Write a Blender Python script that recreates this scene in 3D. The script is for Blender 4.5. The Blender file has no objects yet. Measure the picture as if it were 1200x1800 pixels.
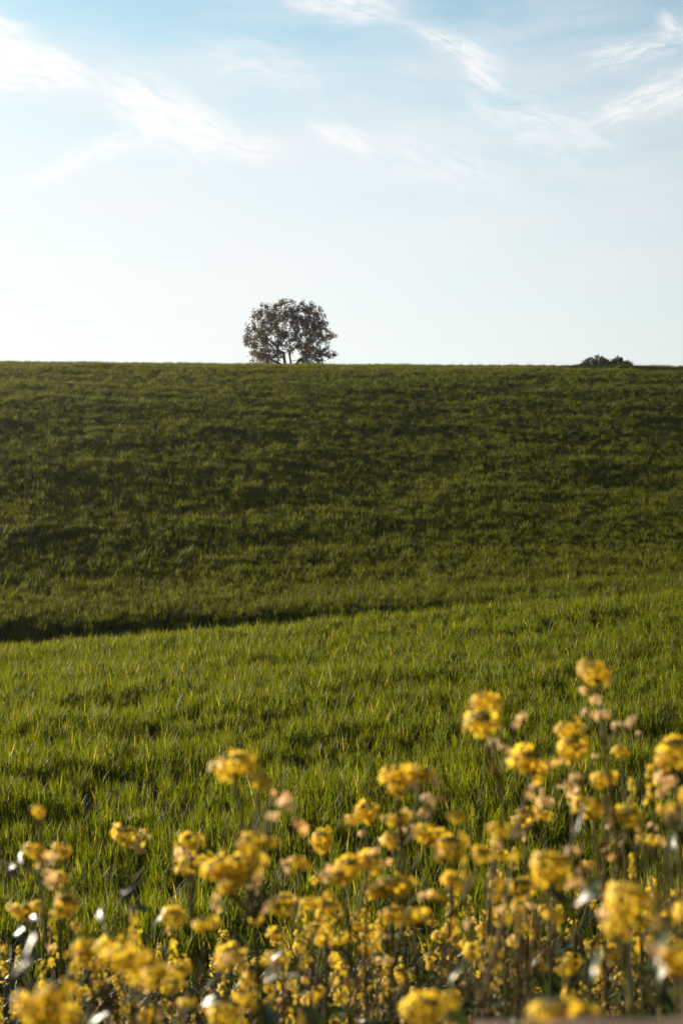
import bpy, math, random
import numpy as np
from mathutils import Vector, Matrix, Euler

R = math.radians
EZ = 1.5                     # eye height above the bank
FPX = 2500.0                 # focal length in pixels of the 1200x1800 picture
scn = bpy.context.scene
col = scn.collection

# ------------------------------------------------------------------ camera
cam_d = bpy.data.cameras.new('camera')
cam = bpy.data.objects.new('camera', cam_d)
col.objects.link(cam)
cam.location = (0, 0, EZ)
cam.rotation_euler = (R(90), 0, 0)
cam_d.sensor_fit = 'VERTICAL'
cam_d.sensor_height = 36.0
cam_d.lens = 50.0
cam_d.clip_start = 0.05
cam_d.clip_end = 8000
cam_d.dof.use_dof = True
cam_d.dof.focus_distance = 13.0
cam_d.dof.aperture_fstop = 5.6
cam_d.dof.aperture_blades = 9
scn.camera = cam

# ------------------------------------------------------------------ light
SUN_AZ, SUN_EL = R(-46), R(11)     # azimuth measured from +Y (view), negative = left
sun_dir = Vector((math.sin(SUN_AZ)*math.cos(SUN_EL), math.cos(SUN_AZ)*math.cos(SUN_EL), math.sin(SUN_EL)))
ld = bpy.data.lights.new('sun', 'SUN')
ld.energy = 5.0
ld.angle = R(0.6)
ld.color = (1.0, 0.85, 0.64)
sun = bpy.data.objects.new('sun', ld)
sun.rotation_euler = sun_dir.to_track_quat('Z', 'Y').to_euler()
sun.location = sun_dir*50
col.objects.link(sun)

vs = scn.view_settings
vs.view_transform = 'Standard'; vs.look = 'None'; vs.gamma = 1; vs.use_curve_mapping = False
vs.exposure = 1.40
scn.cycles.max_bounces = 7
scn.cycles.diffuse_bounces = 3
scn.cycles.transmission_bounces = 4
scn.cycles.glossy_bounces = 2
scn.cycles.volume_bounces = 0
scn.cycles.sample_clamp_indirect = 4
scn.cycles.use_denoising = True
try:
    scn.cycles.denoiser = 'OPENIMAGEDENOISE'
    scn.cycles.denoising_input_passes = 'RGB_ALBEDO_NORMAL'
except Exception: pass

class NT:
    """small helper to write shader maths"""
    def __init__(s, tree): s.t = tree; s.n = tree.nodes; s.l = tree.links
    def node(s, typ, **kw):
        n = s.n.new(typ)
        for k, v in kw.items(): setattr(n, k, v)
        return n
    def link(s, a, b): s.l.new(a, b)
    def put(s, sock, v):
        if isinstance(v, bpy.types.NodeSocket): s.l.new(v, sock)
        else: sock.default_value = v
    def m(s, op, a, b=None, c=None, clamp=False):
        n = s.n.new('ShaderNodeMath'); n.operation = op; n.use_clamp = clamp
        s.put(n.inputs[0], a)
        if b is not None: s.put(n.inputs[1], b)
        if c is not None: s.put(n.inputs[2], c)
        return n.outputs[0]
    def comb(s, x, y, z=0.0):
        n = s.n.new('ShaderNodeCombineXYZ')
        for i, v in enumerate((x, y, z)): s.put(n.inputs[i], v)
        return n.outputs[0]
    def noise(s, vec, scale, detail=4, rough=.55, dist=0.0):
        n = s.n.new('ShaderNodeTexNoise'); n.inputs['Scale'].default_value = scale
        n.inputs['Detail'].default_value = detail; n.inputs['Roughness'].default_value = rough
        n.inputs['Distortion'].default_value = dist
        s.l.new(vec, n.inputs['Vector']); return n.outputs[0]
    def ramp(s, f, a, b, lo=0.0, hi=1.0):
        n = s.n.new('ShaderNodeMapRange'); n.interpolation_type = 'SMOOTHSTEP'
        s.put(n.inputs['Value'], f)
        n.inputs['From Min'].default_value = a; n.inputs['From Max'].default_value = b
        n.inputs['To Min'].default_value = lo; n.inputs['To Max'].default_value = hi
        return n.outputs[0]
    def mix(s, f, a, b, blend='MIX'):
        n = s.n.new('ShaderNodeMix'); n.data_type = 'RGBA'; n.blend_type = blend
        s.put(n.inputs['Factor'], f)
        for k, v in ((6, a), (7, b)):
            if isinstance(v, bpy.types.NodeSocket): s.l.new(v, n.inputs[k])
            else: n.inputs[k].default_value = (*v, 1) if len(v) == 3 else v
        return n.outputs[2]

# ------------------------------------------------------------------ sky
world = bpy.data.worlds.new('World'); scn.world = world
world.use_nodes = True
wt = world.node_tree; wt.nodes.clear(); W = NT(wt)
sky = W.node('ShaderNodeTexSky', sky_type='NISHITA')
sky.sun_disc = False
sky.sun_elevation = SUN_EL
sky.sun_rotation = SUN_AZ
sky.altitude = 100
sky.air_density = 1.0; sky.dust_density = 0.6; sky.ozone_density = 1.6
bg = W.node('ShaderNodeBackground'); bg.inputs['Strength'].default_value = 0.0605
wo = W.node('ShaderNodeOutputWorld'); W.link(bg.outputs[0], wo.inputs[0])
tc = W.node('ShaderNodeTexCoord')
sp = W.node('ShaderNodeSeparateXYZ'); W.link(tc.outputs['Generated'], sp.inputs[0])
az = W.m('MULTIPLY', W.m('ARCTAN2', sp.outputs[0], sp.outputs[1]), 180/math.pi)
el = W.m('MULTIPLY', W.m('ARCSINE', sp.outputs[2]), 180/math.pi)
ae = W.comb(az, el, 0.0)
# fibres: warped, stretched noise
wn = W.node('ShaderNodeTexNoise'); wn.inputs['Scale'].default_value = 0.35; wn.inputs['Detail'].default_value = 5
W.link(ae, wn.inputs['Vector'])
warp = W.node('ShaderNodeVectorMath', operation='SCALE'); 
w0 = W.node('ShaderNodeVectorMath', operation='SUBTRACT'); W.link(wn.outputs['Color'], w0.inputs[0]); w0.inputs[1].default_value = (.5, .5, .5)
W.link(w0.outputs[0], warp.inputs[0]); warp.inputs['Scale'].default_value = 1.1
aw = W.node('ShaderNodeVectorMath', operation='ADD'); W.link(ae, aw.inputs[0]); W.link(warp.outputs[0], aw.inputs[1])
spw = W.node('ShaderNodeSeparateXYZ'); W.link(aw.outputs[0], spw.inputs[0])
def deg(px, py):
    x = (px-600)/FPX; z = (900-py)/FPX
    return math.degrees(math.atan(x)), math.degrees(math.atan(z/math.hypot(1, x)))
def streak(x0, y0, x1, y1, width, gain, fib=5.0, taper=0.0):
    """one cirrus streak between two directions; width in degrees"""
    a0, e0 = deg(x0, y0); a1, e1 = deg(x1, y1)
    ca, ce = (a0+a1)/2, (e0+e1)/2
    L = math.hypot(a1-a0, e1-e0)/2; th = math.atan2(e1-e0, a1-a0)
    dx = W.m('SUBTRACT', spw.outputs[0], ca); dy = W.m('SUBTRACT', spw.outputs[1], ce)
    u = W.m('ADD', W.m('MULTIPLY', dx, math.cos(th)), W.m('MULTIPLY', dy, math.sin(th)))
    v = W.m('SUBTRACT', W.m('MULTIPLY', dy, math.cos(th)), W.m('MULTIPLY', dx, math.sin(th)))
    us = W.m('DIVIDE', u, L)
    wd = W.m('MULTIPLY_ADD', us, taper*width, width)      # widening along the streak
    wd = W.m('MAXIMUM', wd, width*.15)
    vs_ = W.m('DIVIDE', v, wd)
    r2 = W.m('ADD', W.m('POWER', W.m('ABSOLUTE', us), 3.0), W.m('MULTIPLY', vs_, vs_))
    mask = W.m('EXPONENT', W.m('MULTIPLY', r2, -1.3))
    f = W.noise(W.comb(W.m('MULTIPLY', u, .35), W.m('MULTIPLY', v, 1.5), x0*.01), fib*.40, 9, .66, .25)
    f = W.ramp(f, .34, .66, .10, 1.0)
    return W.m('MULTIPLY', W.m('MULTIPLY', mask, f), gain*1.6)
STREAKS = [
    (-90, 70, 150, 140, .85, 1.9, 6, -.45), (-60, 20, 60, 60, .5, .6, 5, 0),
    (185, 150, 360, 245, .95, 1.25, 6, .15), (300, 215, 500, 270, .6, .75, 6, -.3),
    (40, 320, 310, 225, .38, .7, 6, .3), (500, -25, 690, 20, .7, .9, 5, .1),
    (545, 215, 650, 262, .42, .75, 7, 0), (720, 50, 880, 110, .45, .6, 7, .2),
    (810, 110, 880, 150, .45, .75, 7, 0), (800, 175, 1080, 260, 1.1, .4, 4, 0),
    (1010, 225, 1260, 130, .55, .62, 7, .6), (1030, 105, 1190, 80, .5, .5, 7, 0),
    (330, 90, 560, 130, .8, .3, 4, 0), (640, 250, 900, 320, .9, .28, 4, 0), (1150, 40, 1210, 70, .35, .6, 8, 0)]
cl = None
for s_ in STREAKS:
    v = streak(*s_); cl = v if cl is None else W.m('ADD', cl, v)
# broad thin veil, thicker towards the horizon
veil_n = W.noise(W.comb(W.m('MULTIPLY', spw.outputs[0], .10), W.m('MULTIPLY', spw.outputs[1], .45), 3.0), 1.0, 7, .55, .1)
veil = W.m('MULTIPLY', W.ramp(veil_n, .38, .72), .38)
hor = W.ramp(el, 5.0, 20.5, 1.0, 0.0)
hor_n = W.m('MULTIPLY_ADD', veil_n, .5, .75)
left = W.ramp(az, -14.0, 15.0, 1.0, 0.62)
hv = W.m('MULTIPLY', W.m('MULTIPLY', W.m('POWER', hor, .7), left), hor_n)
tot = W.m('ADD', veil, W.m('MULTIPLY', hv, 1.55))
up = W.ramp(sp.outputs[2], 0.0, 0.05)
fac = W.m('MULTIPLY', W.m('SUBTRACT', 1.0, W.m('EXPONENT', W.m('MULTIPLY', tot, -1.5))), up)
SKYB = W.mix(1.0, sky.outputs[0], (1.20, 1.37, 1.22), 'MULTIPLY')
# cloud brightness: strongest towards the sun, dim on the far side of the sky
dt = W.node('ShaderNodeVectorMath', operation='DOT_PRODUCT'); W.link(tc.outputs['Generated'], dt.inputs[0]); dt.inputs[1].default_value = sun_dir
cb = W.ramp(dt.outputs['Value'], -.4, .75, .16, 1.0)
sb = W.ramp(dt.outputs['Value'], -.2, .72, .5, 1.0)
SKYB = W.mix(1.0, SKYB, W.comb(sb, sb, sb), 'MULTIPLY')
skyc = W.mix(W.m('MULTIPLY', fac, .97), SKYB, W.mix(1.0, (5.75, 5.75, 5.85), W.comb(cb, cb, cb), 'MULTIPLY'))
cfac = W.m('SUBTRACT', 1.0, W.m('EXPONENT', W.m('MULTIPLY', cl, -1.3)))
skyc = W.mix(W.m('MULTIPLY', cfac, .95), skyc, (6.7, 6.5, 6.4))
W.link(skyc, bg.inputs['Color'])

# ------------------------------------------------------------------ helpers
rng = np.random.default_rng(11)
random.seed(5)

class VNoise:
    def __init__(s, seed, n=256):
        s.g = np.random.default_rng(seed).random((n, n)); s.n = n
    def __call__(s, x, y):
        x = np.asarray(x, float); y = np.asarray(y, float)
        xi = np.floor(x).astype(int); yi = np.floor(y).astype(int)
        fx = x-xi; fy = y-yi; fx = fx*fx*(3-2*fx); fy = fy*fy*(3-2*fy); n = s.n
        a = s.g[xi % n, yi % n]; b = s.g[(xi+1) % n, yi % n]; c = s.g[xi % n, (yi+1) % n]; d = s.g[(xi+1) % n, (yi+1) % n]
        return (a*(1-fx)+b*fx)*(1-fy)+(c*(1-fx)+d*fx)*fy
def fbm(vn, x, y, o=3):
    t = 0; a = 1; s = 0
    for k in range(o):
        t = t+a*vn(x*2**k+17.3*k, y*2**k+5.1*k); s += a; a *= .5
    return t/s
n1, n2, n3, n4 = VNoise(1), VNoise(2), VNoise(3), VNoise(4)

KY = [-4000, -40, -6, 0, 1.4, 3, 5, 8, 12, 18, 23.5, 25.6, 27.3, 28.7, 33, 38, 44, 55, 75, 98, 108, 117, 130, 160, 250, 600, 900]
KZ = [-2.5, -1.8, -1.5, -1.5, -1.48, -1.85, -2.15, -2.15, -2.13, -2.12, -1.95, -2.42, -2.50, -2.10, -1.85, -1.12, -.1, 1.85, 5.55, 9.75, 10.95, 11.7, 12.35, 12.4, 8.0, 2, -5]
TY = [-50, 0, 5, 12, 23.5, 27.3, 29.5, 38, 50, 66, 85, 108, 150]
TT = [0, 0, .02, .035, .085, .080, .045, -.012, -.045, -.05, -.028, -.006, -.006]
def terrain(x, y):
    x = np.asarray(x, float); y = np.asarray(y, float)
    z = 0
    for o in (-1, -.5, 0, .5, 1):                     # rounded interpolation
        w = np.clip(np.abs(y-26)*.05+.5, .2, 9)*np.where(y < 26, .6, 1)
        z = z+np.interp(y+o*w, KY, KZ)
    z = z/5
    lim = np.maximum(12, np.abs(y)*.4)
    z = z+np.interp(y, TY, TT)*lim*np.tanh(x/lim)
    z = z-.85*np.clip(.58-x*.055, .36, 1.1)*np.exp(-((y-27.0)/1.35)**2)
    far = np.clip((y-30)/40, 0, 1)
    z = z+(fbm(n1, x*.22, y*.35)-.5)*.14*(1+far*.1)*np.clip((y-4)/6, 0.2, 1)
    z = z+(fbm(n2, x*.05+9, y*.08)-.5)*.3*far*np.clip((105-y)/50, 0, 1)
    return z+EZ
def tz(x, y): return float(terrain(np.array([x]), np.array([y]))[0])
def at(px, py, y): return Vector(((px-600)/FPX*y, y, (900-py)/FPX*y+EZ))

class MB:
    def __init__(s): s.v = []; s.f = []; s.t = []; s.m = []; s.n = 0
    def add(s, vs, fs, tint=0.5, mi=0):
        b = s.n; s.v.extend([tuple(v) for v in vs]); s.n += len(vs)
        s.f.extend([tuple(b+i for i in f) for f in fs])
        s.t.extend([tint]*len(vs)) if not hasattr(tint, '__len__') else s.t.extend(tint)
        s.m.extend([mi]*len(fs))
    def mesh(s, name, mats, smooth=True):
        me = bpy.data.meshes.new(name); me.from_pydata(s.v, [], s.f)
        for m in mats: me.materials.append(m)
        a = me.attributes.new('tint', 'FLOAT', 'POINT'); a.data.foreach_set('value', s.t)
        me.polygons.foreach_set('material_index', s.m)
        me.polygons.foreach_set('use_smooth', [smooth]*len(s.f)); me.update()
        return me
def link(name, me, parent=None, loc=(0, 0, 0), rot=(0, 0, 0), sc=1.0):
    o = bpy.data.objects.new(name, me); col.objects.link(o)
    o.parent = parent; o.location = loc; o.rotation_euler = rot
    o.scale = (sc, sc, sc) if not hasattr(sc, '__len__') else sc
    return o
def tag(o, label=None, cat=None, group=None, kind=None):
    if label: o['label'] = label
    if cat: o['category'] = cat
    if group: o['group'] = group
    if kind: o['kind'] = kind
    return o

def tube(mb, pts, rad, n=5, tint=.5, mi=0):
    pts = [Vector(p) for p in pts]; vs = []; fs = []
    up = Vector((0.3, .8, .1))
    for i, p in enumerate(pts):
        d = (pts[min(i+1, len(pts)-1)]-pts[max(i-1, 0)])
        if d.length < 1e-9: d = Vector((0, 0, 1))
        d.normalize(); a = d.cross(up)
        if a.length < 1e-3: a = d.cross(Vector((1, 0, 0)))
        a.normalize(); b = d.cross(a)
        r = rad[i] if hasattr(rad, '__len__') else rad
        for k in range(n):
            an = 2*math.pi*k/n; vs.append(p+a*(math.cos(an)*r)+b*(math.sin(an)*r))
    for i in range(len(pts)-1):
        for k in range(n):
            fs.append((i*n+k, i*n+(k+1) % n, (i+1)*n+(k+1) % n, (i+1)*n+k))
    vs.append(pts[-1]); c = len(vs)-1
    for k in range(n): fs.append(((len(pts)-1)*n+k, (len(pts)-1)*n+(k+1) % n, c))
    mb.add(vs, fs, tint, mi)
def bez(a, b, c, n=8):
    return [a*(1-t)**2+b*2*t*(1-t)+c*t*t for t in [i/(n-1) for i in range(n)]]

# ------------------------------------------------------------------ materials
def foliage_mat(name, ca, cb, cc=None, trans=.45, tcol=1.0, rough=.45, spec=.4, rnd=.3, tgain=1.2, cover=None):
    """thin leaf: colour a..b by the blade's own tint, c for the driest; part of the light passes through"""
    m = bpy.data.materials.new(name); m.use_nodes = True
    t = m.node_tree; t.nodes.clear(); N = NT(t)
    at_ = N.node('ShaderNodeAttribute', attribute_name='tint')
    oi = N.node('ShaderNodeObjectInfo')
    f = N.m('ADD', N.m('MULTIPLY', at_.outputs['Fac'], 1-rnd), N.m('MULTIPLY', oi.outputs['Random'], rnd))
    c = N.mix(f, ca, cb)
    if cc is not None: c = N.mix(N.ramp(at_.outputs['Fac'], .93, .97), c, cc)
    geo = N.node('ShaderNodeNewGeometry')
    pn = N.noise(geo.outputs['Position'], 60.0, 2)
    c = N.mix(N.ramp(pn, .3, .7, 0.0, .35), c, N.mix(1.0, c, (.55, .6, .5), 'MULTIPLY'))
    p = N.node('ShaderNodeBsdfPrincipled'); N.link(c, p.inputs['Base Color'])
    p.inputs['Roughness'].default_value = rough; p.inputs['Specular IOR Level'].default_value = spec
    tr = N.node('ShaderNodeBsdfTranslucent')
    tc_ = N.mix(1.0, c, tuple(tgain*k for k in ((1.25, 1.15, .5) if tcol == 1.0 else tcol)), 'MULTIPLY')
    N.link(tc_, tr.inputs['Color'])
    mx = N.node('ShaderNodeMixShader'); mx.inputs[0].default_value = trans
    N.link(p.outputs[0], mx.inputs[1]); N.link(tr.outputs[0], mx.inputs[2])
    o = N.node('ShaderNodeOutputMaterial'); N.link(mx.outputs[0], o.inputs[0])
    return m
def plain_mat(name, ca, cb, scale=20, rough=.8, spec=.2, bump=.0):
    m = bpy.data.materials.new(name); m.use_nodes = True
    t = m.node_tree; t.nodes.clear(); N = NT(t)
    tc = N.node('ShaderNodeTexCoord')
    f = N.noise(tc.outputs['Object'], scale, 6, .6)
    p = N.node('ShaderNodeBsdfPrincipled'); N.link(N.mix(N.ramp(f, .3, .7), ca, cb), p.inputs['Base Color'])
    p.inputs['Roughness'].default_value = rough; p.inputs['Specular IOR Level'].default_value = spec
    if bump:
        b = N.node('ShaderNodeBump'); b.inputs['Strength'].default_value = bump; N.link(f, b.inputs['Height']); N.link(b.outputs[0], p.inputs['Normal'])
    o = N.node('ShaderNodeOutputMaterial'); N.link(p.outputs[0], o.inputs[0])
    return m
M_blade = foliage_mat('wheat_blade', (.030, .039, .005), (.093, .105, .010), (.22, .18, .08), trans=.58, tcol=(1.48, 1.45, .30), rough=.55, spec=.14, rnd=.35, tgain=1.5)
M_blade_shade = foliage_mat('shaded_wheat_blade', (.024, .033, .005), (.078, .089, .011), (.20, .17, .08), trans=.5, tcol=(1.5, 1.4, .35), rough=.6, spec=.12, rnd=.35, tgain=1.45)  # same wheat on the hill, its shade darkened into the blade colour
M_weed = foliage_mat('weed_leaf', (.020, .034, .007), (.060, .075, .015), (.26, .20, .10), trans=.35, rough=.5, spec=.35)
M_soil = plain_mat('soil', (.028, .022, .014), (.060, .050, .028), 3.0, .95, .1, .4)
M_petal = foliage_mat('yellow_petal', (.90, .56, .032), (.95, .71, .09), None, trans=.52, tcol=(1.05, 1.08, .8), rough=.5, spec=.25, rnd=.3, tgain=1.05)
M_bud = foliage_mat('green_bud', (.20, .17, .02), (.38, .30, .03), None, trans=.25, rough=.5, spec=.25)
M_pale = foliage_mat('faded_petal', (.76, .50, .18), (.90, .76, .48), None, trans=.4, tcol=(1.1, .95, .8), rough=.5, spec=.3)
M_stem = foliage_mat('plant_stem', (.11, .055, .018), (.095, .100, .020), None, trans=.1, rough=.7, spec=.12, rnd=.8)
M_leaf = foliage_mat('broad_leaf', (.026, .042, .010), (.055, .080, .018), None, trans=.35, rough=.42, spec=.35, rnd=.6, tgain=1.2)
M_gloss = foliage_mat('waxy_leaf', (.030, .046, .014), (.060, .082, .024), None, trans=.25, rough=.42, spec=.35, rnd=.6, tgain=1.2)
M_oak = foliage_mat('oak_leaf', (.022, .022, .007), (.078, .054, .014), None, trans=.35, rough=.5, spec=.3, rnd=.1)
M_bark = plain_mat('bark', (.045, .034, .022), (.10, .08, .055), 9, .9, .15, .5)
M_wood = plain_mat('weathered_wood', (.05, .032, .024), (.095, .062, .045), 14, .85, .2, .4)

# ------------------------------------------------------------------ ground
def build_ground():
    ys = np.concatenate([-np.geomspace(300, 6, 20), np.arange(-5, 34, .16), np.arange(34, 135, .55), np.geomspace(136, 900, 40)])
    u = np.linspace(-1, 1, 261); xs = np.sinh(u*6)/np.sinh(6)*700
    X, Y = np.meshgrid(xs, ys); Z = terrain(X, Y)
    nx, ny = len(xs), len(ys)
    v = np.stack([X, Y, Z], -1).reshape(-1, 3)
    i = np.arange(nx*ny).reshape(ny, nx)
    q = np.stack([i[:-1, :-1], i[:-1, 1:], i[1:, 1:], i[1:, :-1]], -1).reshape(-1, 4)
    me = bpy.data.meshes.new('ground')
    me.vertices.add(len(v)); me.vertices.foreach_set('co', v.ravel())
    me.loops.add(q.size); me.loops.foreach_set('vertex_index', q.ravel())
    me.polygons.add(len(q)); me.polygons.foreach_set('loop_start', np.arange(len(q))*4)
    me.update(calc_edges=True); me.polygons.foreach_set('use_smooth', [True]*len(q))
    m = bpy.data.materials.new('field_ground'); m.use_nodes = True
    t = m.node_tree; t.nodes.clear(); N = NT(t)
    g = N.node('ShaderNodeNewGeometry')
    f = N.noise(g.outputs['Position'], 2.5, 8, .65); f2 = N.noise(g.outputs['Position'], .05, 5)
    soil = N.mix(N.ramp(f, .3, .7), (.010, .010, .005), (.022, .020, .010))
    turf = N.mix(N.ramp(f2, .3, .7), (.035, .055, .012), (.055, .075, .018))
    spn = N.node('ShaderNodeSeparateXYZ'); N.link(g.outputs['Position'], spn.inputs[0])
    c = N.mix(N.ramp(spn.outputs[1], 115, 160), soil, turf)
    p = N.node('ShaderNodeBsdfPrincipled'); N.link(c, p.inputs['Base Color']); p.inputs['Roughness'].default_value = .95
    p.inputs['Specular IOR Level'].default_value = .1
    b = N.node('ShaderNodeBump'); b.inputs['Strength'].default_value = .6; b.inputs['Distance'].default_value = .05
    N.link(f, b.inputs['Height']); N.link(b.outputs[0], p.inputs['Normal'])
    o = N.node('ShaderNodeOutputMaterial'); N.link(p.outputs[0], o.inputs[0])
    me.materials.append(m)
    ob = link('ground', me); tag(ob, 'soil of the rolling field under the wheat, rising to the hill crest', 'ground', kind='structure')
build_ground()

# ------------------------------------------------------------------ instanced cover (one object, geometry nodes)
def scatter(name, protos, pts, rots, scl, idx, mats, label, cat):
    """protos: list of MB; the points and the prototypes live in one mesh, told apart by an attribute"""
    K = len(protos); vs = []; fs = []; tint = []; pid = []; mi = []; b = 0
    for k, p in enumerate(protos):
        vs += p.v; fs += [tuple(b+i for i in f) for f in p.f]; tint += p.t; pid += [k]*p.n; mi += p.m; b += p.n
    n = len(pts); n0 = len(vs)
    me = bpy.data.meshes.new(name)
    me.from_pydata(vs+[tuple(p) for p in pts.tolist()], [], fs)
    for m in mats: me.materials.append(m)
    me.polygons.foreach_set('use_smooth', [True]*len(fs)); me.polygons.foreach_set('material_index', mi)
    def attr(nm, ty, arr, key='value'):
        a = me.attributes.new(nm, ty, 'POINT'); a.data.foreach_set(key, np.asarray(arr).ravel())
    attr('tint', 'FLOAT', np.array(tint+[0.0]*n, dtype=np.float32))
    attr('pid', 'INT', np.array(pid+[-1]*n, dtype=np.int32))
    attr('idx', 'INT', np.concatenate([np.zeros(n0, int), idx]).astype(np.int32))
    attr('rot', 'FLOAT_VECTOR', np.concatenate([np.zeros((n0, 3)), rots]).astype(np.float32), 'vector')
    attr('scl', 'FLOAT_VECTOR', np.concatenate([np.ones((n0, 3)), scl]).astype(np.float32), 'vector')
    me.update()
    ob = link(name, me); tag(ob, label, cat, kind='stuff')
    ng = bpy.data.node_groups.new(name+'_nodes', 'GeometryNodeTree')
    ng.interface.new_socket('Geometry', in_out='INPUT', socket_type='NodeSocketGeometry')
    ng.interface.new_socket('Geometry', in_out='OUTPUT', socket_type='NodeSocketGeometry')
    N = ng.nodes; L = ng.links
    gi = N.new('NodeGroupInput'); go = N.new('NodeGroupOutput')
    def na(nm, ty):
        a = N.new('GeometryNodeInputNamedAttribute'); a.data_type = ty; a.inputs['Name'].default_value = nm; return a.outputs[0]
    pida = na('pid', 'INT')
    def sel(k):
        c = N.new('FunctionNodeCompare'); c.data_type = 'INT'; c.operation = 'EQUAL'
        L.new(pida, c.inputs[2]); c.inputs[3].default_value = k
        s = N.new('GeometryNodeSeparateGeometry'); s.domain = 'POINT'
        L.new(gi.outputs[0], s.inputs[0]); L.new(c.outputs[0], s.inputs['Selection']); return s.outputs[0]
    jn = N.new('GeometryNodeJoinGeometry')
    for k in reversed(range(K)):              # a multi-input socket lists its links last one first
        g2 = N.new('GeometryNodeGeometryToInstance'); L.new(sel(k), g2.inputs[0]); L.new(g2.outputs[0], jn.inputs[0])
    iop = N.new('GeometryNodeInstanceOnPoints')
    L.new(sel(-1), iop.inputs['Points']); L.new(jn.outputs[0], iop.inputs['Instance'])
    iop.inputs['Pick Instance'].default_value = True
    L.new(na('idx', 'INT'), iop.inputs['Instance Index'])
    L.new(na('rot', 'FLOAT_VECTOR'), iop.inputs['Rotation']); L.new(na('scl', 'FLOAT_VECTOR'), iop.inputs['Scale'])
    L.new(iop.outputs[0], go.inputs[0])
    md = ob.modifiers.new('scatter', 'NODES'); md.node_group = ng
    return ob

def blade(mb, base, az_, length, width, lean, curl, tint, segs=4, twist=0.0):
    """a tapering leaf blade that arches over"""
    d = Vector((math.cos(az_), math.sin(az_), 0)); s = Vector((-math.sin(az_), math.cos(az_), 0))
    p = Vector(base); vs = []; ang = lean
    for i in range(segs+1):
        t = i/segs
        w = width*.5*(min(1, .55+t*2.2) if t < .35 else (1-((t-.35)/.65)**1.6))
        st = (s*math.cos(twist*t)+d*math.sin(twist*t))
        if i < segs: vs += [p-st*w, p+st*w]
        else: vs.append(p.copy())
        p = p+(d*math.sin(ang)+Vector((0, 0, 1))*math.cos(ang))*(length/segs)
        ang += curl/segs
    fs = [(2*i, 2*i+1, 2*i+3, 2*i+2) for i in range(segs-1)]+[(2*segs-2, 2*segs-1, 2*segs)]
    mb.add(vs, fs, tint)

def wheat_tuft(seed, nt, rad, segs, wscale=1.0, h=1.0):
    r = random.Random(seed); mb = MB()
    for _ in range(nt):
        a = r.uniform(0, 6.28); q = rad*math.sqrt(r.random())
        bx, by = q*math.cos(a), q*math.sin(a)
        hh = h*r.uniform(.75, 1.12); az0 = r.uniform(0, 6.28)
        for b in range(4):
            t = b/3; z = .015+t*.075*hh
            curl = r.uniform(.1, .9) if r.random() < .84 else r.uniform(1.0, 2.4)
            tint = r.uniform(0, .9) if r.random() < .975 else 1.0
            blade(mb, (bx+r.uniform(-.006, .006), by+r.uniform(-.006, .006), z), az0+b*2.2+r.uniform(-.5, .5),
                  hh*r.uniform(.12, .215), r.uniform(.0045, .0078)*wscale, r.uniform(.02, .24), curl, tint, segs, r.uniform(-1, 1))
    return mb

def build_wheat():
    near = [wheat_tuft(i, 8, .075, 4) for i in range(8)]
    farp = [wheat_tuft(50+i, 14, .13, 3, 1.35, 1.1) for i in range(8)]
    def pts(y0, y1, dens, half, margin, jit):
        n = int(dens*(half*(y1*y1-y0*y0)+(y1-y0)*margin))
        # sample y with pdf ~ width(y)
        ys = np.linspace(y0, y1, 400); w = 2*half*ys+margin; c = np.cumsum(w); c /= c[-1]
        y = np.interp(rng.random(n), c, ys)
        wl = half*y+margin*.7; wr = half*y+margin*.3
        x = -wl+rng.random(n)*(wl+wr)
        return x, y
    X, Y, S, I = [], [], [], []
    x, y = pts(4.6, 60, 84, .33, 2.0, 0)
    h = fbm(n3, x*.80+40, y*np.where(y < 33, 1.0, 1.0), 3)                       # long uneven bands across the drill rows
    h2 = fbm(n4, x*1.3, y*1.3, 2)
    hf = np.clip((h-.36)/.24, 0, 1); hf = hf*hf*(3-2*hf)
    amp = np.clip(1-(y-12)/10, .35, 1)                     # the uneven rows show most close to the bank
    keep = rng.random(len(x)) < (1-.20*(1-hf)*amp)*np.where(y < 27, 1, np.clip(1.6-(y-30)/20, .1, 1.6)/1.6)
    s = (.90-(.26*(1-hf))*amp)*(.80+.34*h2)*(.86+.42*rng.random(len(x))**2)
    k = keep & ((y > 5.6) | (rng.random(len(x)) < .5))
    X.append(x[k]); Y.append(y[k]); S.append(s[k]); I.append(rng.integers(0, 8, k.sum()))
    x, y = pts(27, 118, 30, .33, 3.0, 0)
    h = fbm(n3, x*.30+3, y*.42+8, 3); h2 = fbm(n4, x*.7, y*.5, 2); h3 = fbm(n1, x*1.9, y*.9, 2)
    hf = np.clip((h-.34)/.28, 0, 1)
    s = (.88+.14*hf)*(.90+.18*h2)*(.78+.40*h3)*(.70+.62*rng.random(len(x))**2)
    k = rng.random(len(x)) < (.72+.28*hf)*np.clip((y-27)/16, .25, 1)
    X.append(x[k]); Y.append(y[k]); S.append(s[k]); I.append(8+rng.integers(0, 8, k.sum()))
    X, Y, S, I = map(np.concatenate, (X, Y, S, I))
    n = len(X); Z = terrain(X, Y)-.01
    rots = np.stack([rng.normal(0, .06, n), rng.normal(0, .06, n), rng.random(n)*6.283], -1)
    scl = np.stack([S*1.02, S*1.02, S*(.90+.15*rng.random(n))], -1)*np.array([1.12, 1.12, 1.25])
    print('wheat tufts', n)
    near_shade = [wheat_tuft(i, 8, .075, 4) for i in range(8)]
    for p in near_shade+farp: p.m = [1]*len(p.m)
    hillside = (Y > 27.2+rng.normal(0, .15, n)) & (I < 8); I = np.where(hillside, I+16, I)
    scatter('wheat', near+farp+near_shade, np.stack([X, Y, Z], -1), rots, scl, I, [M_blade, M_blade_shade],
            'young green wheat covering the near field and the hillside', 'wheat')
build_wheat()

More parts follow.
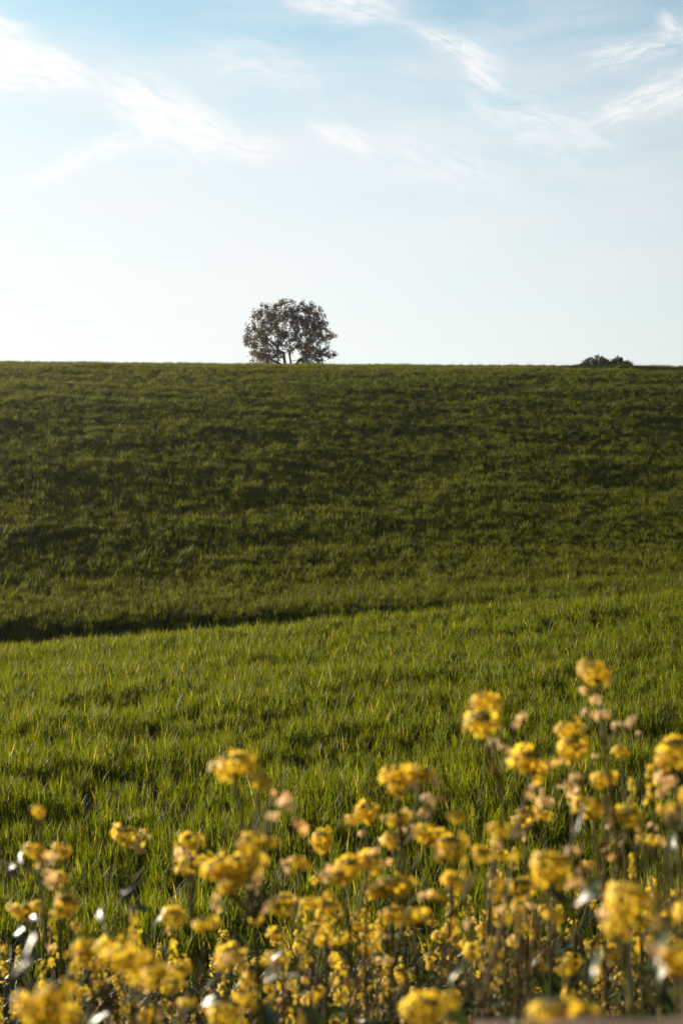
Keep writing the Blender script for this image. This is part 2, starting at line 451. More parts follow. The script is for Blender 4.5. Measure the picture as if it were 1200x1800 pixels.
def leaf_mesh_into(mb, base, direction, length, width, tint, droop=.6, mi=0, seed=0, nseg=6, wav=.08):
    """a broad blade with midrib fold, wavy margin and drooping tip"""
    r = random.Random(seed)
    d = Vector(direction).normalized(); side = d.cross(Vector((0, 0, 1)))
    if side.length < 1e-3: side = Vector((1, 0, 0))
    side.normalize(); p = Vector(base); vs = []
    for i in range(nseg+1):
        t = i/nseg
        w = width*.5*(math.sin(math.pi*min(1, t*.93+.05))**.75)*(1-.25*t)
        if t < .15: w *= .3+t*4
        upv = side.cross(d).normalized()
        ws = wav*width
        for sx in (-1, -.5, 0, .5, 1):
            vs.append(p+side*(w*sx)+upv*(abs(sx)*w*.35+math.sin(t*9+sx*4+seed)*ws*abs(sx)))
        p = p+d*(length/nseg)
        d = (d+Vector((0, 0, -1))*(droop/nseg)*1.2).normalized()
    fs = []
    for i in range(nseg):
        for k in range(4): a = i*5+k; fs.append((a, a+1, a+6, a+5))
    mb.add(vs, fs, tint, mi)

def build_undergrowth():
    protos = []
    for k in range(6):
        r = random.Random(300+k); mb = MB()
        for j in range(9):
            a = r.uniform(0, 6.28); hz = r.uniform(.03, .34)
            top = Vector((math.cos(a)*hz*.3, math.sin(a)*hz*.3, hz))
            tube(mb, [Vector((0, 0, 0)), top*.5, top], [.003, .0025, .002], 4, .3)
            for q in range(2):
                a2 = r.uniform(0, 6.28)
                leaf_mesh_into(mb, top*r.uniform(.6, 1), (math.cos(a2), math.sin(a2), r.uniform(.2, 1.2)), r.uniform(.06, .13), r.uniform(.02, .04), r.uniform(0, .9), r.uniform(.4, 1.2), 0, j*7+q, 4)
        for j in range(14):
            blade(mb, (r.uniform(-.08, .08), r.uniform(-.08, .08), 0), r.uniform(0, 6.28), r.uniform(.15, .34), .005, r.uniform(.05, .4), r.uniform(.2, 1.5), r.uniform(0, 1), 4)
        protos.append(mb)
    n = 3200
    y = rng.uniform(.7, 5.9, n); x = rng.uniform(-1, 1, n)*(.34*y+.9)
    s = rng.uniform(.6, 1.3, n)
    rots = np.stack([rng.normal(0, .12, n), rng.normal(0, .12, n), rng.random(n)*6.283], -1)
    scatter('undergrowth', protos, np.stack([x, y, terrain(x, y)-.01], -1), rots, np.stack([s, s, s], -1), rng.integers(0, 6, n), [M_weed],
            'dark leafy weeds and rough grass covering the bank under the yellow flowers', 'undergrowth')
build_undergrowth()

# ------------------------------------------------------------------ trees
def grow_tree(name, loc, blobs, trunks, seed, nleaf, leafsize, label, cat, height_hint):
    r = np.random.default_rng(seed)
    # attractors inside lumpy clumps
    att = []
    for (bx, by, bz, br, cnt) in blobs:
        d = r.normal(size=(cnt, 3)); d /= np.linalg.norm(d, axis=1)[:, None]
        att.append(np.array([bx, by, bz])+d*(r.random((cnt, 1))**.4)*br)
    att = np.concatenate(att); att = att[att[:, 2] > .3]
    A0 = att.copy()
    P = []; par = []
    for t in trunks:
        prev = -1
        for q in t:
            P.append(np.array(q, float)); par.append(prev if prev >= 0 else (0 if P and len(P) > 1 else -1)); prev = len(P)-1
    P = [np.array(p) for p in P]
    step = .17; alive = np.ones(len(att), bool)
    for it in range(120):
        if not alive.any(): break
        Pa = np.array(P); Aa = att[alive]
        D = np.linalg.norm(Aa[:, None]-Pa[None], axis=2)
        near = D.argmin(1); dm = D.min(1)
        use = dm < (1.6 if it < 100 else 4)
        if not use.any(): break
        newn = {}
        for a, k in zip(Aa[use], near[use]): newn.setdefault(int(k), []).append(a-P[k])
        for k, ds in newn.items():
            v = sum(x/np.linalg.norm(x) for x in ds); L = np.linalg.norm(v)
            if L < 1e-6: continue
            v = v/L+r.normal(size=3)*.12+np.array([0, 0, .06]); v /= np.linalg.norm(v)
            P.append(P[k]+v*step); par.append(k)
        Pn = np.array(P[len(Pa):])
        if len(Pn) == 0: break
        dn = np.linalg.norm(att[:, None]-Pn[None], axis=2).min(1)
        alive &= dn > .24
    P = np.array(P); n = len(P)
    rad = np.zeros(n); ch = [[] for _ in range(n)]
    for i in range(n):
        if par[i] >= 0: ch[par[i]].append(i)
    for i in range(n-1, -1, -1):
        rad[i] = .0085 if not ch[i] else sum(rad[c]**2.15 for c in ch[i])**(1/2.15)
    rad = np.minimum(rad*1.15, .24)
    root = bpy.data.objects.new(name, None); col.objects.link(root); root.location = loc; root.empty_display_size = .5
    tag(root, label, cat)
    mb = MB()
    for i in range(n):                        # chains
        if par[i] >= 0 and max(ch[par[i]], key=lambda c: rad[c]) == i and par[par[i]] >= -1 and i != 0:
            continue
        chain = [i]
        while ch[chain[-1]]: chain.append(max(ch[chain[-1]], key=lambda c: rad[c]))
        pts = [Vector(P[c]) for c in chain]; rr = [rad[c] for c in chain]
        if par[i] >= 0: pts = [Vector(P[par[i]])]+pts; rr = [rad[i]]+rr
        if len(pts) > 1: tube(mb, pts, rr, 8 if rr[0] > .04 else 4)
    link('trunk', mb.mesh('trunk', [M_bark]), root)
    tips = np.array([i for i in range(n) if rad[i] < .022])
    cm = MB(); c = P[tips[r.integers(0, len(tips), nleaf)]]+r.normal(size=(nleaf, 3))*np.array([.12, .12, .10])
    clump = fbm(n4, c[:, 0]*2.2+50, c[:, 2]*2.2+c[:, 1]*1.3+20, 2)
    dirs = r.normal(size=(nleaf, 3)); sz = leafsize*(.6+.8*r.random(nleaf)); tn = np.clip(clump*.7+r.random(nleaf)*.4-.1, 0, 1)
    for k in range(nleaf):
        d = Vector(dirs[k]).normalized(); a = d.orthogonal().normalized(); b = d.cross(a); p = Vector(c[k]); s = sz[k]
        cm.add([p-a*s*.5, p-b*s*.32+d*s*.06, p+a*s*.1+b*s*.0, p+b*s*.32+d*s*.06, p+a*s*.55-d*s*.1],
               [(0, 1, 2, 3), (1, 4, 2), (2, 4, 3)], float(tn[k]))
    link('crown', cm.mesh('crown', [M_oak], False), root)
    return root

def oak_blobs(seed, cx, rx, zc, rz, k, shell=.55, br=.42, cnt=9):
    r = np.random.default_rng(seed); out = []
    tries = 0
    while len(out) < k and tries < 20000:
        tries += 1
        d = r.normal(size=3); d /= np.linalg.norm(d); q = shell+(1-shell)*r.random()
        p = np.array([cx+d[0]*rx*q, d[1]*rx*.9*q, zc+d[2]*rz*q])
        if p[2] < .55 or (rx > 3 and abs(p[0]-cx) < 1.0 and p[2] < 2.2): continue
        if all(np.linalg.norm(p-np.array(o[:3])) > br*(1.02 if rx > 3 else 1.25) for o in out):
            out.append((*p, br*r.uniform(.8, 1.15), cnt))
    return out
TY_ = 130.0
tb = at(508, 640, TY_); gz = tz(tb.x, TY_)
H = (900-518)/FPX*TY_+EZ-gz
blobs = oak_blobs(34, 0.0, 4.2, H*.45, H*.55-.3, 330, .45, .45, 8)
grow_tree('oak_tree', (tb.x, TY_, gz), blobs,
          [[(0, 0, -.2), (0, 0, .15), (.02, 0, .45)],
           [(-.12, .03, .6), (-.3, .05, .95), (-.38, .05, 1.35), (-.45, .1, 1.8), (-.5, .1, 2.3)],
           [(.12, -.03, .65), (.16, 0, 1.0), (.14, 0, 1.5), (.05, -.1, 2.0), (.1, -.1, 2.5)],
           [(.3, .2, .85), (.6, .4, 1.2), (.9, .5, 1.6)], [(-.6, -.3, 1.1), (-1.0, -.5, 1.3), (-1.5, -.5, 1.5)]],
          3, 28000, .14, 'lone round oak tree with dark open crown on the crest of the hill', 'tree', H)
Y2 = 150.0
b2 = at(1060, 630, Y2); g2 = tz(b2.x, Y2); H2 = (900-625)/FPX*Y2+EZ-g2
print('small tree height', H2)
bl2 = []
for (cx_, rx_, zt) in ((-1.6, 1.1, .94), (-.3, 1.2, 1.0), (.9, 1.2, .98), (1.9, 1.1, .93), (-2.5, .5, .84)):
    bl2 += oak_blobs(int(cx_*10)+60, cx_, rx_, H2*zt*.62, H2*zt*.38-.1, 60, .4, .33, 8)
grow_tree('small_tree', (b2.x, Y2, g2), bl2,
          [[(0, 0, -.2), (0, 0, .4), (.05, 0, .8), (-.1, 0, 1.2), (0, .1, 1.6)], [(.4, .1, 1.0), (.8, .2, 1.4), (1.2, 0, 1.7)], [(-.5, 0, 1.1), (-.9, 0, 1.5), (-1.4, 0, 1.8)]],
          5, 22000, .14, 'low brownish tree top peeking over the crest at the right', 'tree', H2)

# ------------------------------------------------------------------ flowering plants
def petal_flower(mb, c, nrm, size, r, tint, mi=0, cup=.5):
    nrm = Vector(nrm).normalized(); a = nrm.orthogonal().normalized()
    a = (Matrix.Rotation(r.uniform(0, 6.28), 3, nrm) @ a); b = nrm.cross(a)
    for q in range(4):
        an = q*math.pi/2+r.uniform(-.2, .2); d = a*math.cos(an)+b*math.sin(an); s = nrm.cross(d)
        c1 = cup*r.uniform(.6, 1.4)
        p0 = c+d*size*.06; p1 = c+d*size*.34+nrm*size*.30*c1; p2 = c+d*size*.62+nrm*size*.28*c1; p3 = c+d*size*.78+nrm*size*.12*c1
        w1, w2 = size*.20, size*.30
        mb.add([p0, p1-s*w1, p1+nrm*size*.03, p1+s*w1, p2-s*w2, p2+nrm*size*.05, p2+s*w2, p3-s*w2*.5, p3+s*w2*.5],
               [(0, 1, 2), (0, 2, 3), (1, 4, 5, 2), (2, 5, 6, 3), (4, 7, 5), (5, 7, 8), (5, 8, 6)], tint, mi)
def bud(mb, c, nrm, size, tint, mi=1):
    nrm = Vector(nrm).normalized(); a = nrm.orthogonal().normalized(); b = nrm.cross(a); vs = []
    for (h, w) in ((.15, .32), (.55, .42), (.9, .22)):
        for k in range(5): an = k*2*math.pi/5; vs.append(c+nrm*size*h+(a*math.cos(an)+b*math.sin(an))*size*w)
    vs += [c, c+nrm*size]
    fs = []
    for i in range(2):
        for k in range(5): fs.append((i*5+k, i*5+(k+1) % 5, i*5+5+(k+1) % 5, i*5+5+k))
    for k in range(5): fs.append((15, (k+1) % 5, k)); fs.append((10+k, 10+(k+1) % 5, 16))
    mb.add(vs, fs, tint, mi)

def head_mesh(seed, kind='dome'):
    """an umbel-like raceme, about 45 mm wide; origin where it joins the stem"""
    r = random.Random(seed); mb = MB()
    if kind == 'dome':
        H_ = .024; ph = [r.uniform(0, 6.28) for _ in range(3)]; sq = r.uniform(.55, .85)
        for i in range(30):
            t = i/30; el_ = math.radians(-62+112*t); an = i*2.4+r.uniform(-.4, .4)
            lob = 1+.20*math.sin(2*an+ph[0])+.14*math.sin(3*an+ph[1])
            rr = .0170*lob*r.uniform(.62, 1.32)
            if r.random() < .12: continue
            d = Vector((math.cos(an)*math.cos(el_), math.sin(an)*math.cos(el_), math.sin(el_)))
            c = Vector((d.x*rr, d.y*rr, H_*.75+d.z*rr*sq+.003*math.sin(an+ph[2])))
            tube(mb, [Vector((0, 0, .003)), (c+Vector((0, 0, .003)))*.5-d*.001, c], [.0008, .0007, .0006], 3, .4, 2)
            petal_flower(mb, c, d+Vector((0, 0, .25)), r.uniform(.0075, .0115), r, r.random(), 0, r.uniform(.5, 1.8))
        for i in range(34):
            an = i*2.4; q = .0105*math.sqrt(i/34); bud(mb, Vector((math.cos(an)*q, math.sin(an)*q, H_*.75+.0165*sq*.72-q*.25)), (math.cos(an)*q*60, math.sin(an)*q*60, 1), r.uniform(.0038, .0058), r.random())
    else:                                     # tall open raceme
        tube(mb, [Vector((0, 0, 0)), Vector((.002, 0, .04)), Vector((0, .002, .085))], [.0013, .0012, .001], 4, .4, 2)
        for i in range(34):
            t = i/34; z = .004+.078*t; an = i*2.4+r.uniform(-.4, .4); rr = .015*(1-.6*t)*r.uniform(.5, 1.2)
            if r.random() < .2: continue
            d = Vector((math.cos(an), math.sin(an), .5)); c = Vector((math.cos(an)*rr, math.sin(an)*rr, z))
            tube(mb, [Vector((0, 0, z-.008)), c], [.0006, .0005], 3, .4, 2)
            if r.random() < .8: petal_flower(mb, c, d, r.uniform(.005, .0078), r, r.random(), 0, r.uniform(.4, 1.3))
            else: bud(mb, c, d, .005, r.random())
    return mb.mesh('flower_head', [M_petal, M_bud, M_stem])
def faded_mesh(seed):
    """a few spent, papery blooms on short stalks; about 22 mm wide"""
    r = random.Random(seed); mb = MB()
    for i in range(3+seed % 3):
        d = Vector((r.uniform(-1, 1), r.uniform(-1, 1), r.uniform(-.3, .9))).normalized(); c = d*r.uniform(.004, .010)
        tube(mb, [Vector((0, 0, -.004)), c], [.0008, .0006], 3, .4, 1)
        petal_flower(mb, c, d, r.uniform(.0075, .011), r, r.random(), 0, r.uniform(1.0, 1.8))
    return mb.mesh('faded_flower', [M_pale, M_stem])
def leafm(seed, L=1.0, w=.32):
    mb = MB(); leaf_mesh_into(mb, (0, 0, 0), (1, 0, .35), L, w, random.Random(seed).random(), random.Random(seed).uniform(.3, 1.0), 0, seed, 8, .10)
    return mb.mesh('leaf', [M_leaf])
HEADS = [head_mesh(i) for i in range(6)]; TOWERS = [head_mesh(20+i, 'tower') for i in range(4)]
FADED = [faded_mesh(i) for i in range(5)]; LEAVES = [leafm(i, 1.0, .26+.05*(i % 4)) for i in range(7)]
def waxy(me):
    m = me.copy(); m.materials[0] = M_gloss; return m
WAXY = [waxy(m) for m in LEAVES[:4]]
HALF = Vector((-.66, -.35, .62))

def plant(label, base, heads, faded=(), leaves=(), nleaf=5, seed=0, group=None, thick=.0024, name='mustard_plant', leafscale=1.0, tower=False):
    """base (x, y) on the bank; heads [(point, size factor)]; faded [(point, size)]; leaves [(point, length, direction)]"""
    r = random.Random(seed)
    b = Vector((base[0], base[1], tz(base[0], base[1])-.01))
    root = bpy.data.objects.new(name, None); col.objects.link(root); root.location = b; root.empty_display_size = .05
    tag(root, label, 'flower', group)
    mb = MB()
    top = heads[0][0]-b; h = top.z
    ctrl = Vector((top.x*.22+r.uniform(-.03, .03), top.y*.3+r.uniform(-.03, .03), h*.62))
    main = bez(Vector((0, 0, 0)), ctrl, top, 14)
    tube(mb, main, [thick*(1.15-.75*i/13) for i in range(14)], 6, .4)
    def head(p, s, d):
        rot = (d.normalized()*.6+Vector((0, 0, 1))*.6).to_track_quat('Z', 'Y').to_euler()
        rot.rotate_axis('Z', r.uniform(0, 6.28))
        me = r.choice(TOWERS) if (tower and r.random() < .7) else r.choice(HEADS)
        link('flower_head', me, root, p, rot, (s*r.uniform(.85, 1.25), s*r.uniform(.8, 1.1), s*r.uniform(.75, 1.1)))
    head(top, heads[0][1], main[-1]-main[-2])
    for (P, s) in heads[1:]:
        P = P-b; dist = [(m-P).length+max(0, m.z-(P.z-.05))*6 for m in main]
        k = min(range(2, 13), key=lambda i: abs((P.z-main[i].z)-(.04+.7*math.hypot(P.x-main[i].x, P.y-main[i].y))))
        q = main[k]; c = q*.45+P*.55; c.z = q.z*.6+P.z*.4; br = bez(q, c, P, 7)
        tube(mb, br, [thick*(.6-.04*i) for i in range(7)], 5, .5); head(P, s, br[-1]-br[-2])
    for (P, s) in faded:
        P = P-b; k = min(range(3, 14), key=lambda i: (main[i]-P).length+(.03 if main[i].z > P.z else 0)); q = main[k]
        tube(mb, bez(q, (q+P)/2-Vector((0, 0, .006)), P, 4), [.0009]*4, 4, .5)
        link('faded_flower', r.choice(FADED), root, P, (r.uniform(-.6, .6), r.uniform(-.6, .6), r.uniform(0, 6.28)), s)
    for i in range(nleaf):
        t = r.uniform(.12, .86); k = int(t*13); q = main[k]; a = r.uniform(0, 6.28)
        L = (.05+.10*(1-t))*r.uniform(.7, 1.3)*leafscale
        link('leaf', r.choice(LEAVES), root, q, (r.uniform(-.4, .4), -r.uniform(.0, .7), a), (L, L*r.uniform(.7, 1.2), L))
    for (P, L, a) in leaves:
        P = P-b; k = min(range(3, 14), key=lambda i: (main[i]-P).length); q = main[k]
        tube(mb, bez(q, (q+P)/2-Vector((0, 0, .01)), P, 5), [.0016, .0014, .0013, .0012, .001], 4, .5)
        rt = (HALF+Vector((r.uniform(-.2, .2), r.uniform(-.2, .2), r.uniform(-.2, .2)))).to_track_quat('Z', 'Y').to_euler(); rt.rotate_axis('Z', a)
        link('leaf', r.choice(WAXY), root, P, rt, (L*.85, L*.85, L*.85))
    # a few bare pods and thin twigs on the upper stem
    for i in range(26):
        t = r.uniform(.40, .97); k = int(t*13); q = main[k]; a = r.uniform(0, 6.28); L = r.uniform(.02, .055)
        e = q+Vector((math.cos(a)*L*.8, math.sin(a)*L*.8, L*.7))
        tube(mb, [q, q.lerp(e, .35), q.lerp(e, .6)+Vector((0, 0, .003)), e+Vector((0, 0, .008))], [.0006, .0006, .0014, .0004], 4, r.uniform(.4, 1))
    st = link('stem', mb.mesh('stem', [M_stem]), root)
    return root

# (label, depth y, base pixel offset x, [(px, py, width px)], [faded px,py], [leaves px,py,length m,direction], leaves)
PLANTS = [
 ('tall plant leaning left with three stacked yellow heads, upper left of the right-hand clump', 1.75, 1075, [(856,1240,62),(850,1278,72),(930,1350,72)], [(905,1278),(913,1268),(868,1305),(888,1320),(940,1388),(925,1405),(958,1412)], [], 4),
 ('tallest plant of all, single yellow head over a trail of peach spent blooms', 1.80, 1150, [(1048,1190,64)], [(1027,1216),(1046,1232),(1033,1256),(1054,1262),(1064,1258),(1084,1276),(1112,1272)], [], 3),
 ('upright plant with two yellow heads one above the other, between the two tallest plants', 1.95, 1040, [(1003,1285,46),(1005,1325,62)], [(965,1345),(1045,1330),(988,1345)], [], 3),
 ('plant with a cluster of three golden heads under the tallest plant', 1.85, 1090, [(1062,1375,50),(1042,1425,66),(1102,1435,62)], [(1010,1370),(1000,1390),(1085,1480),(1070,1500),(1075,1450)], [], 4),
 ('plant with one wide yellow head cut by the right edge, over peach spent blooms', 1.65, 1230, [(1188,1335,76),(1215,1400,50)], [(1170,1350),(1168,1370),(1192,1378),(1165,1395),(1178,1440)], [(1190,1500,.06,2.5)], 4),
 ('small dim yellow head on a thin bent stem just below the tallest plant', 2.3, 1110, [(1092,1325,34)], [(1120,1290)], [], 2),
 ('plant with a small ragged yellow head left of the right-hand clump', 2.3, 960, [(920,1440,50)], [(915,1468),(945,1430),(982,1385)], [], 3),
 ('big round golden head low in the right-hand clump, pale leaf at its right', 1.40, 1010, [(968,1535,84)], [(1003,1495),(1008,1560),(1030,1530)], [(1010,1470,.045,1.8),(1020,1590,.05,1.4)], 4),
 ('plant with a big square golden head near the right edge, on a thick dark stem', 1.25, 1135, [(1108,1600,98),(1090,1640,50)], [(1148,1625),(1068,1610)], [(1062,1570,.045,3.8),(1150,1740,.07,1.2)], 4),
 ('very blurred orange-yellow head filling the right edge low down', 1.05, 1240, [(1192,1690,92),(1215,1600,70)], [(1150,1670)], [(1150,1720,.06,2.0)], 3),
 ('blurred yellow head at the bottom edge right of centre, with smaller heads beside it', 1.05, 985, [(972,1790,96),(935,1805,50),(1020,1800,60)], [], [(1035,1745,.05,1.8)], 2),
 ('tall plant with flat yellow head and trailing orange spent blooms, left of centre', 1.65, 545, [(415,1352,76),(458,1375,46)], [(482,1395),(505,1413),(476,1438),(489,1440),(525,1457),(498,1405)], [], 3),
 ('plant with a wide broken yellow head over peach blooms, right of centre', 1.80, 760, [(700,1372,60),(742,1362,44),(697,1388,34)], [(725,1390),(762,1378),(752,1412),(745,1430),(775,1408)], [], 4),
 ('plant with a small three-lobed yellow head left of the wide broken one', 2.2, 668, [(645,1432,48),(622,1442,30)], [(640,1465),(675,1480)], [], 3),
 ('plant with two domed yellow heads beneath the wide broken one', 2.05, 760, [(704,1440,46),(748,1470,60),(690,1480,42)], [(715,1430),(705,1460),(680,1515)], [], 4),
 ('plant with a narrow stepped yellow head at the very centre', 2.3, 600, [(566,1480,44),(566,1492,30)], [], [], 3),
 ('plant with a broad spreading yellow head below the centre, over pink blooms', 1.85, 625, [(612,1530,60),(650,1518,50),(600,1545,40)], [(575,1545),(572,1530),(600,1555),(655,1500)], [], 4),
 ('plant with one tilted yellow head below and right of the centre', 1.80, 705, [(688,1560,66),(663,1568,40)], [(745,1580),(760,1572),(640,1560)], [], 4),
 ('small upright yellow head over a wide one, left of the long yellow cluster', 2.1, 350, [(335,1482,46),(345,1520,54),(330,1532,34)], [(318,1502),(330,1498)], [], 3),
 ('plant with a long ragged yellow cluster, the largest left of centre', 1.65, 450, [(440,1490,50),(430,1525,72),(388,1530,56),(412,1555,50),(470,1480,34)], [(380,1580),(455,1548),(448,1560),(500,1520),(510,1535),(470,1600)], [], 4),
 ('lone yellow head with a peach bloom at its right, in the left half', 2.4, 262, [(224,1472,46)], [(250,1462),(243,1478),(257,1472),(248,1492)], [(268,1650,.06,1.7)], 2),
 ('dark stemmed plant with dim brownish tip and bright head below, near the left edge', 1.75, 85, [(68,1430,30),(70,1500,46)], [(90,1508),(75,1520),(95,1545)], [], 3),
 ('slim plant with a small pointed yellow head beside the dark stem at left', 2.3, 122, [(112,1492,34),(114,1502,26)], [], [], 2),
 ('plant with a low yellow head among white glinting leaves at left', 2.0, 120, [(100,1545,42),(116,1592,44),(108,1605,30)], [(80,1535),(88,1550),(98,1560)], [(15,1530,.05,.5),(40,1520,.045,2.9),(70,1620,.045,3.3)], 5),
 ('plant with a thin two-lobed yellow head by the left edge', 2.2, 30, [(42,1605,44),(65,1592,26)], [], [(30,1640,.07,.3)], 3),
 ('leafy plant with big grey-green shining leaves between the left heads', 1.7, 215, [(200,1668,50),(158,1670,46),(150,1690,36)], [(140,1680)], [(205,1595,.055,1.2),(185,1625,.06,2.8),(225,1600,.05,.3)], 4),
 ('plant with a sloping chain of bright yellow heads in the lower left', 1.45, 160, [(215,1690,70),(245,1705,76),(268,1720,50)], [(290,1715)], [(190,1780,.06,4)], 3),
 ('plant with a big blurred golden head in the bottom left corner', 1.15, 95, [(72,1785,92),(100,1745,60),(120,1790,50)], [], [(20,1720,.05,.9),(45,1700,.045,2.4)], 3),
 ('plant with a small shaded ochre head on a red stem, in the left half', 1.9, 130, [(305,1615,50)], [(380,1600)], [(268,1645,.06,1.3)], 2),
 ('plant with a half shaded yellow head beneath the centre left', 1.9, 505, [(496,1590,58),(455,1618,28)], [(445,1560)], [], 4),
 ('plant with a small tilted yellow head beneath the exact centre', 2.3, 590, [(578,1602,44),(566,1612,26)], [], [], 3),
 ('plant with a diagonal yellow spike in the lower left of centre', 1.8, 420, [(405,1680,56),(395,1700,36)], [], [(470,1700,.05,1)], 4),
 ('plant with two small yellow heads and a white leaf beneath the right clump', 2.1, 900, [(885,1562,44),(915,1560,44),(870,1578,24)], [(905,1600),(925,1595)], [(890,1575,.035,1.5)], 4),
 ('plant with dim olive heads in shade right of the centre', 1.75, 800, [(790,1498,60),(805,1440,34),(845,1505,34)], [(770,1500)], [], 4),
 ('plant with one small yellow head over a white glinting bloom, centre right', 2.1, 700, [(690,1612,44),(705,1622,28)], [(680,1650),(712,1618)], [], 4),
 ('blurred olive-yellow head at the bottom edge centre right', 1.35, 760, [(748,1780,74),(790,1760,40)], [], [(790,1740,.05,1.6)], 3),
 ('short plant with a blurred yellow head at the bottom, left of centre', 1.6, 395, [(395,1790,60),(430,1765,44)], [], [(350,1770,.08,.4)], 4),
]
k_ = 0
for (lab, Y, bpx, hs, fs, ls, nl) in PLANTS:
    k_ += 1; r = random.Random(1000+k_)
    heads = []
    for (px, py, w) in hs:
        yy = Y+r.uniform(-.05, .05); s = (w*1.02/FPX*yy)/.045
        P = at(px, py, yy); P.z -= .012*s; heads.append((P, s))
    fd = [(at(px, py, Y+r.uniform(-.04, .04)), r.uniform(.4, .95)) for (px, py) in fs]
    lf = [(at(px, py, Y+r.uniform(-.06, .06)), L, a) for (px, py, L, a) in ls]
    bx = (bpx-600)/FPX*Y
    plant(lab, (bx, Y+r.uniform(-.05, .05)), heads, fd, lf, nl, seed=k_, thick=.0042)

# the dense tangle of half-shaded stems, leaves and small heads between the tall plants
TANG = [('right', 'half-shaded yellow plant in the dense tangle inside the right-hand clump', 830, 1240, 1390, 1700, 30),
        ('middle', 'half-shaded yellow plant among the stems of the middle plants', 500, 830, 1500, 1740, 16),
        ('left', 'half-shaded yellow plant among the stems of the left plants', -20, 500, 1600, 1780, 14)]
r = random.Random(404)
for (nm, lab, xa, xb, ya, yb, cnt) in TANG:
    for q in range(cnt):
        px = r.uniform(xa, xb); py = r.uniform(ya, yb); Y = r.uniform(1.5, 2.7)
        if nm == 'right': py = max(py, 1400+abs(px-1080)*.35)
        hs = [(at(px, py, Y), r.uniform(.35, .75))]
        for w in range(r.randint(0, 2)):
            hs.append((at(px+r.uniform(-60, 60), py+r.uniform(15, 130), Y+r.uniform(-.08, .08)), r.uniform(.3, .7)))
        fd = [(at(px+r.uniform(-50, 50), py+r.uniform(10, 90), Y), r.uniform(.35, .7)) for _ in range(1)]
        bx = (px+r.uniform(-110, 60)-600)/FPX*Y
        plant(lab, (bx, Y), hs, fd, (), 17, seed=900+q*7+xa, group='tangled plants at the '+nm, thick=.0034, tower=q % 3 == 0, leafscale=1.0)

# low mass of smaller plants behind and between them
def copy_tree(o, parent=None):
    c = o.copy(); col.objects.link(c); c.parent = parent
    for ch in o.children: copy_tree(ch, c)
    return c
protos = []
for k in range(8):
    r = random.Random(70+k); Hh = .62
    b0 = (40.0+k, -20.0)
    gz_ = tz(*b0)
    hs = [(Vector((b0[0]+r.uniform(-.05, .05), b0[1]+r.uniform(-.05, .05), gz_+Hh)), r.uniform(.6, .9))]
    for q in range(r.randint(1, 3)):
        a = r.uniform(0, 6.28); d = r.uniform(.04, .15)
        hs.append((Vector((b0[0]+math.cos(a)*d, b0[1]+math.sin(a)*d, gz_+Hh*r.uniform(.55, .95))), r.uniform(.45, .85)))
    fd = [(Vector((b0[0]+r.uniform(-.04, .04), b0[1]+r.uniform(-.04, .04), gz_+Hh*r.uniform(.6, .9))), .6) for _ in range(3)]
    protos.append(plant('proto', b0, hs, fd, (), 18, seed=70+k, tower=k % 2 == 0, leafscale=1.0))
LAB = {'l': ('small yellow plant in the low tangle along the bottom, in the left third', 'low yellow plants at the bottom left'),
       'm': ('small yellow plant in the low tangle along the bottom, in the middle third', 'low yellow plants at the bottom middle'),
       'r': ('small yellow plant in the low tangle along the bottom, in the right third', 'low yellow plants at the bottom right')}
used = set()
r = random.Random(99)
for i in range(230):
    px = r.uniform(-60, 1260); Y = r.choice([r.uniform(2.4, 3.4), r.uniform(3.0, 5.2), r.uniform(3.6, 5.2)])
    lim = np.interp(px, [0, 200, 400, 600, 800, 1000, 1200], [1690, 1700, 1650, 1625, 1600, 1570, 1560])
    py = lim+abs(r.gauss(0, 95))
    x = (px-600)/FPX*Y; g = tz(x, Y); z = (900-py)/FPX*Y+EZ; h = z-g
    if h < .22: h = r.uniform(.22, .34)
    if h > 1.05: continue
    k = r.randrange(8)
    if k in used: o = copy_tree(protos[k])
    else: o = protos[k]; used.add(k)
    o.location = (x, Y, g-.01); o.rotation_euler = (r.uniform(-.22, .22), r.uniform(-.22, .22), r.uniform(0, 6.28))
    s = h/.64; sxy = min(max(s, .75), 1.1); o.scale = (sxy, sxy, s)
    kk = 'l' if px < 400 else ('m' if px < 800 else 'r')
    o['label'], o['group'] = LAB[kk]

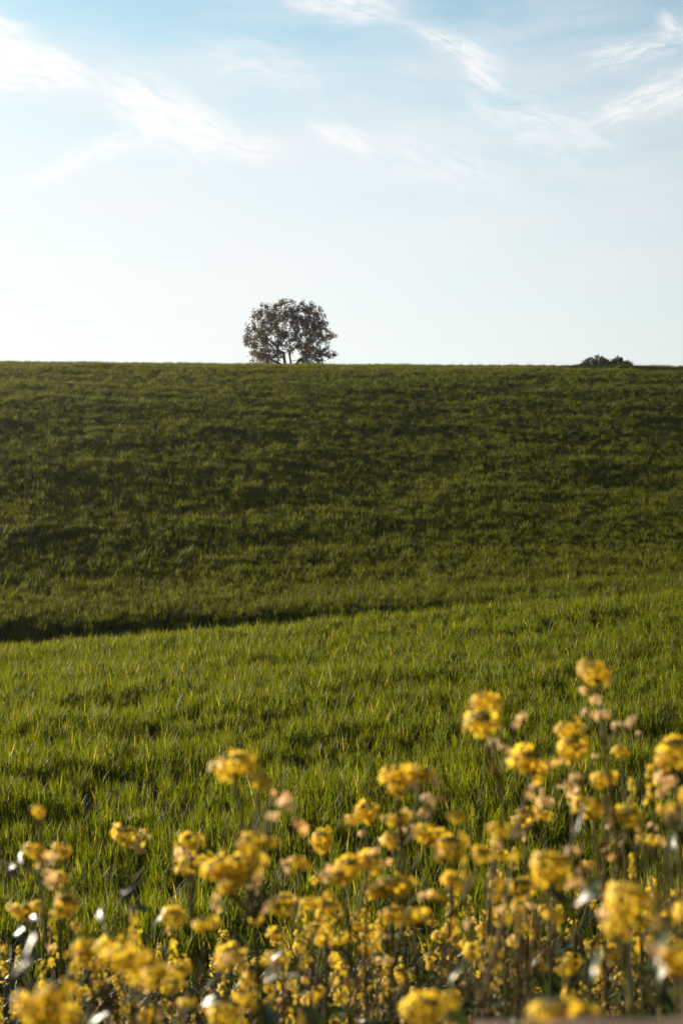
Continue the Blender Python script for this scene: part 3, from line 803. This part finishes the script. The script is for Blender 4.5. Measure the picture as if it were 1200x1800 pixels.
# ------------------------------------------------------------------ rail of the fence the photographer leans over
def build_rail():
    Y = .80; a = at(840, 1815, Y); b = at(1700, 1806, Y)
    root = bpy.data.objects.new('wooden_fence', None); col.objects.link(root); base = Vector((b.x, Y, tz(b.x, Y))); root.location = base
    tag(root, 'weathered brown wooden fence rail just showing along the bottom right edge', 'fence')
    def beam(name, p, q, w, h, upv):
        mb = MB(); d = (q-p).normalized(); s = d.cross(upv).normalized(); u = s.cross(d); vs = []; n = 14
        prof = [(-1, -.75), (-.75, -1), (.75, -1), (1, -.75), (1, .75), (.75, 1), (-.75, 1), (-1, .75)]
        for i in range(n+1):
            c = p.lerp(q, i/n)
            for (A, B) in prof: vs.append(c+s*(A*w/2*(1+random.uniform(-.05, .05)))+u*(B*h/2*(1+random.uniform(-.05, .05))))
        fs = [tuple(range(7, -1, -1)), tuple(n*8+k for k in range(8))]
        for i in range(n):
            for k in range(8): fs.append((i*8+k, i*8+(k+1) % 8, i*8+8+(k+1) % 8, i*8+8+k))
        mb.add(vs, fs); return link(name, mb.mesh(name, [M_wood]), root)
    A = a-base; B = b-base
    beam('rail', A-Vector((0, 0, .03)), B-Vector((0, 0, .03)), .05, .06, Vector((0, 0, 1)))
    beam('post', Vector((0, .055, -.1)), Vector((0, .055, B.z+.06)), .07, .07, Vector((0, 1, 0)))
build_rail()

# ------------------------------------------------------------------ thin haze, added for the glow towards the sun
def build_haze():
    x0, x1, y0, y1, z0, z1 = -720, 720, -320, 920, -12, 34
    mb = MB(); v = [(x, y, z) for x in (x0, x1) for y in (y0, y1) for z in (z0, z1)]
    mb.add(v, [(0, 1, 3, 2), (4, 6, 7, 5), (0, 4, 5, 1), (2, 3, 7, 6), (0, 2, 6, 4), (1, 5, 7, 3)])
    m = bpy.data.materials.new('haze'); m.use_nodes = True; t = m.node_tree; t.nodes.clear(); N = NT(t)
    pv = N.node('ShaderNodeVolumePrincipled'); pv.inputs['Color'].default_value = (.95, .95, .95, 1)
    pv.inputs['Density'].default_value = HAZE; pv.inputs['Anisotropy'].default_value = .84
    o = N.node('ShaderNodeOutputMaterial'); N.link(pv.outputs[0], o.inputs['Volume'])
    tag(link('haze', mb.mesh('haze', [m], False)), 'thin haze over the field, added for the glow at the left', 'haze', kind='stuff')
HAZE = .00018
build_haze()
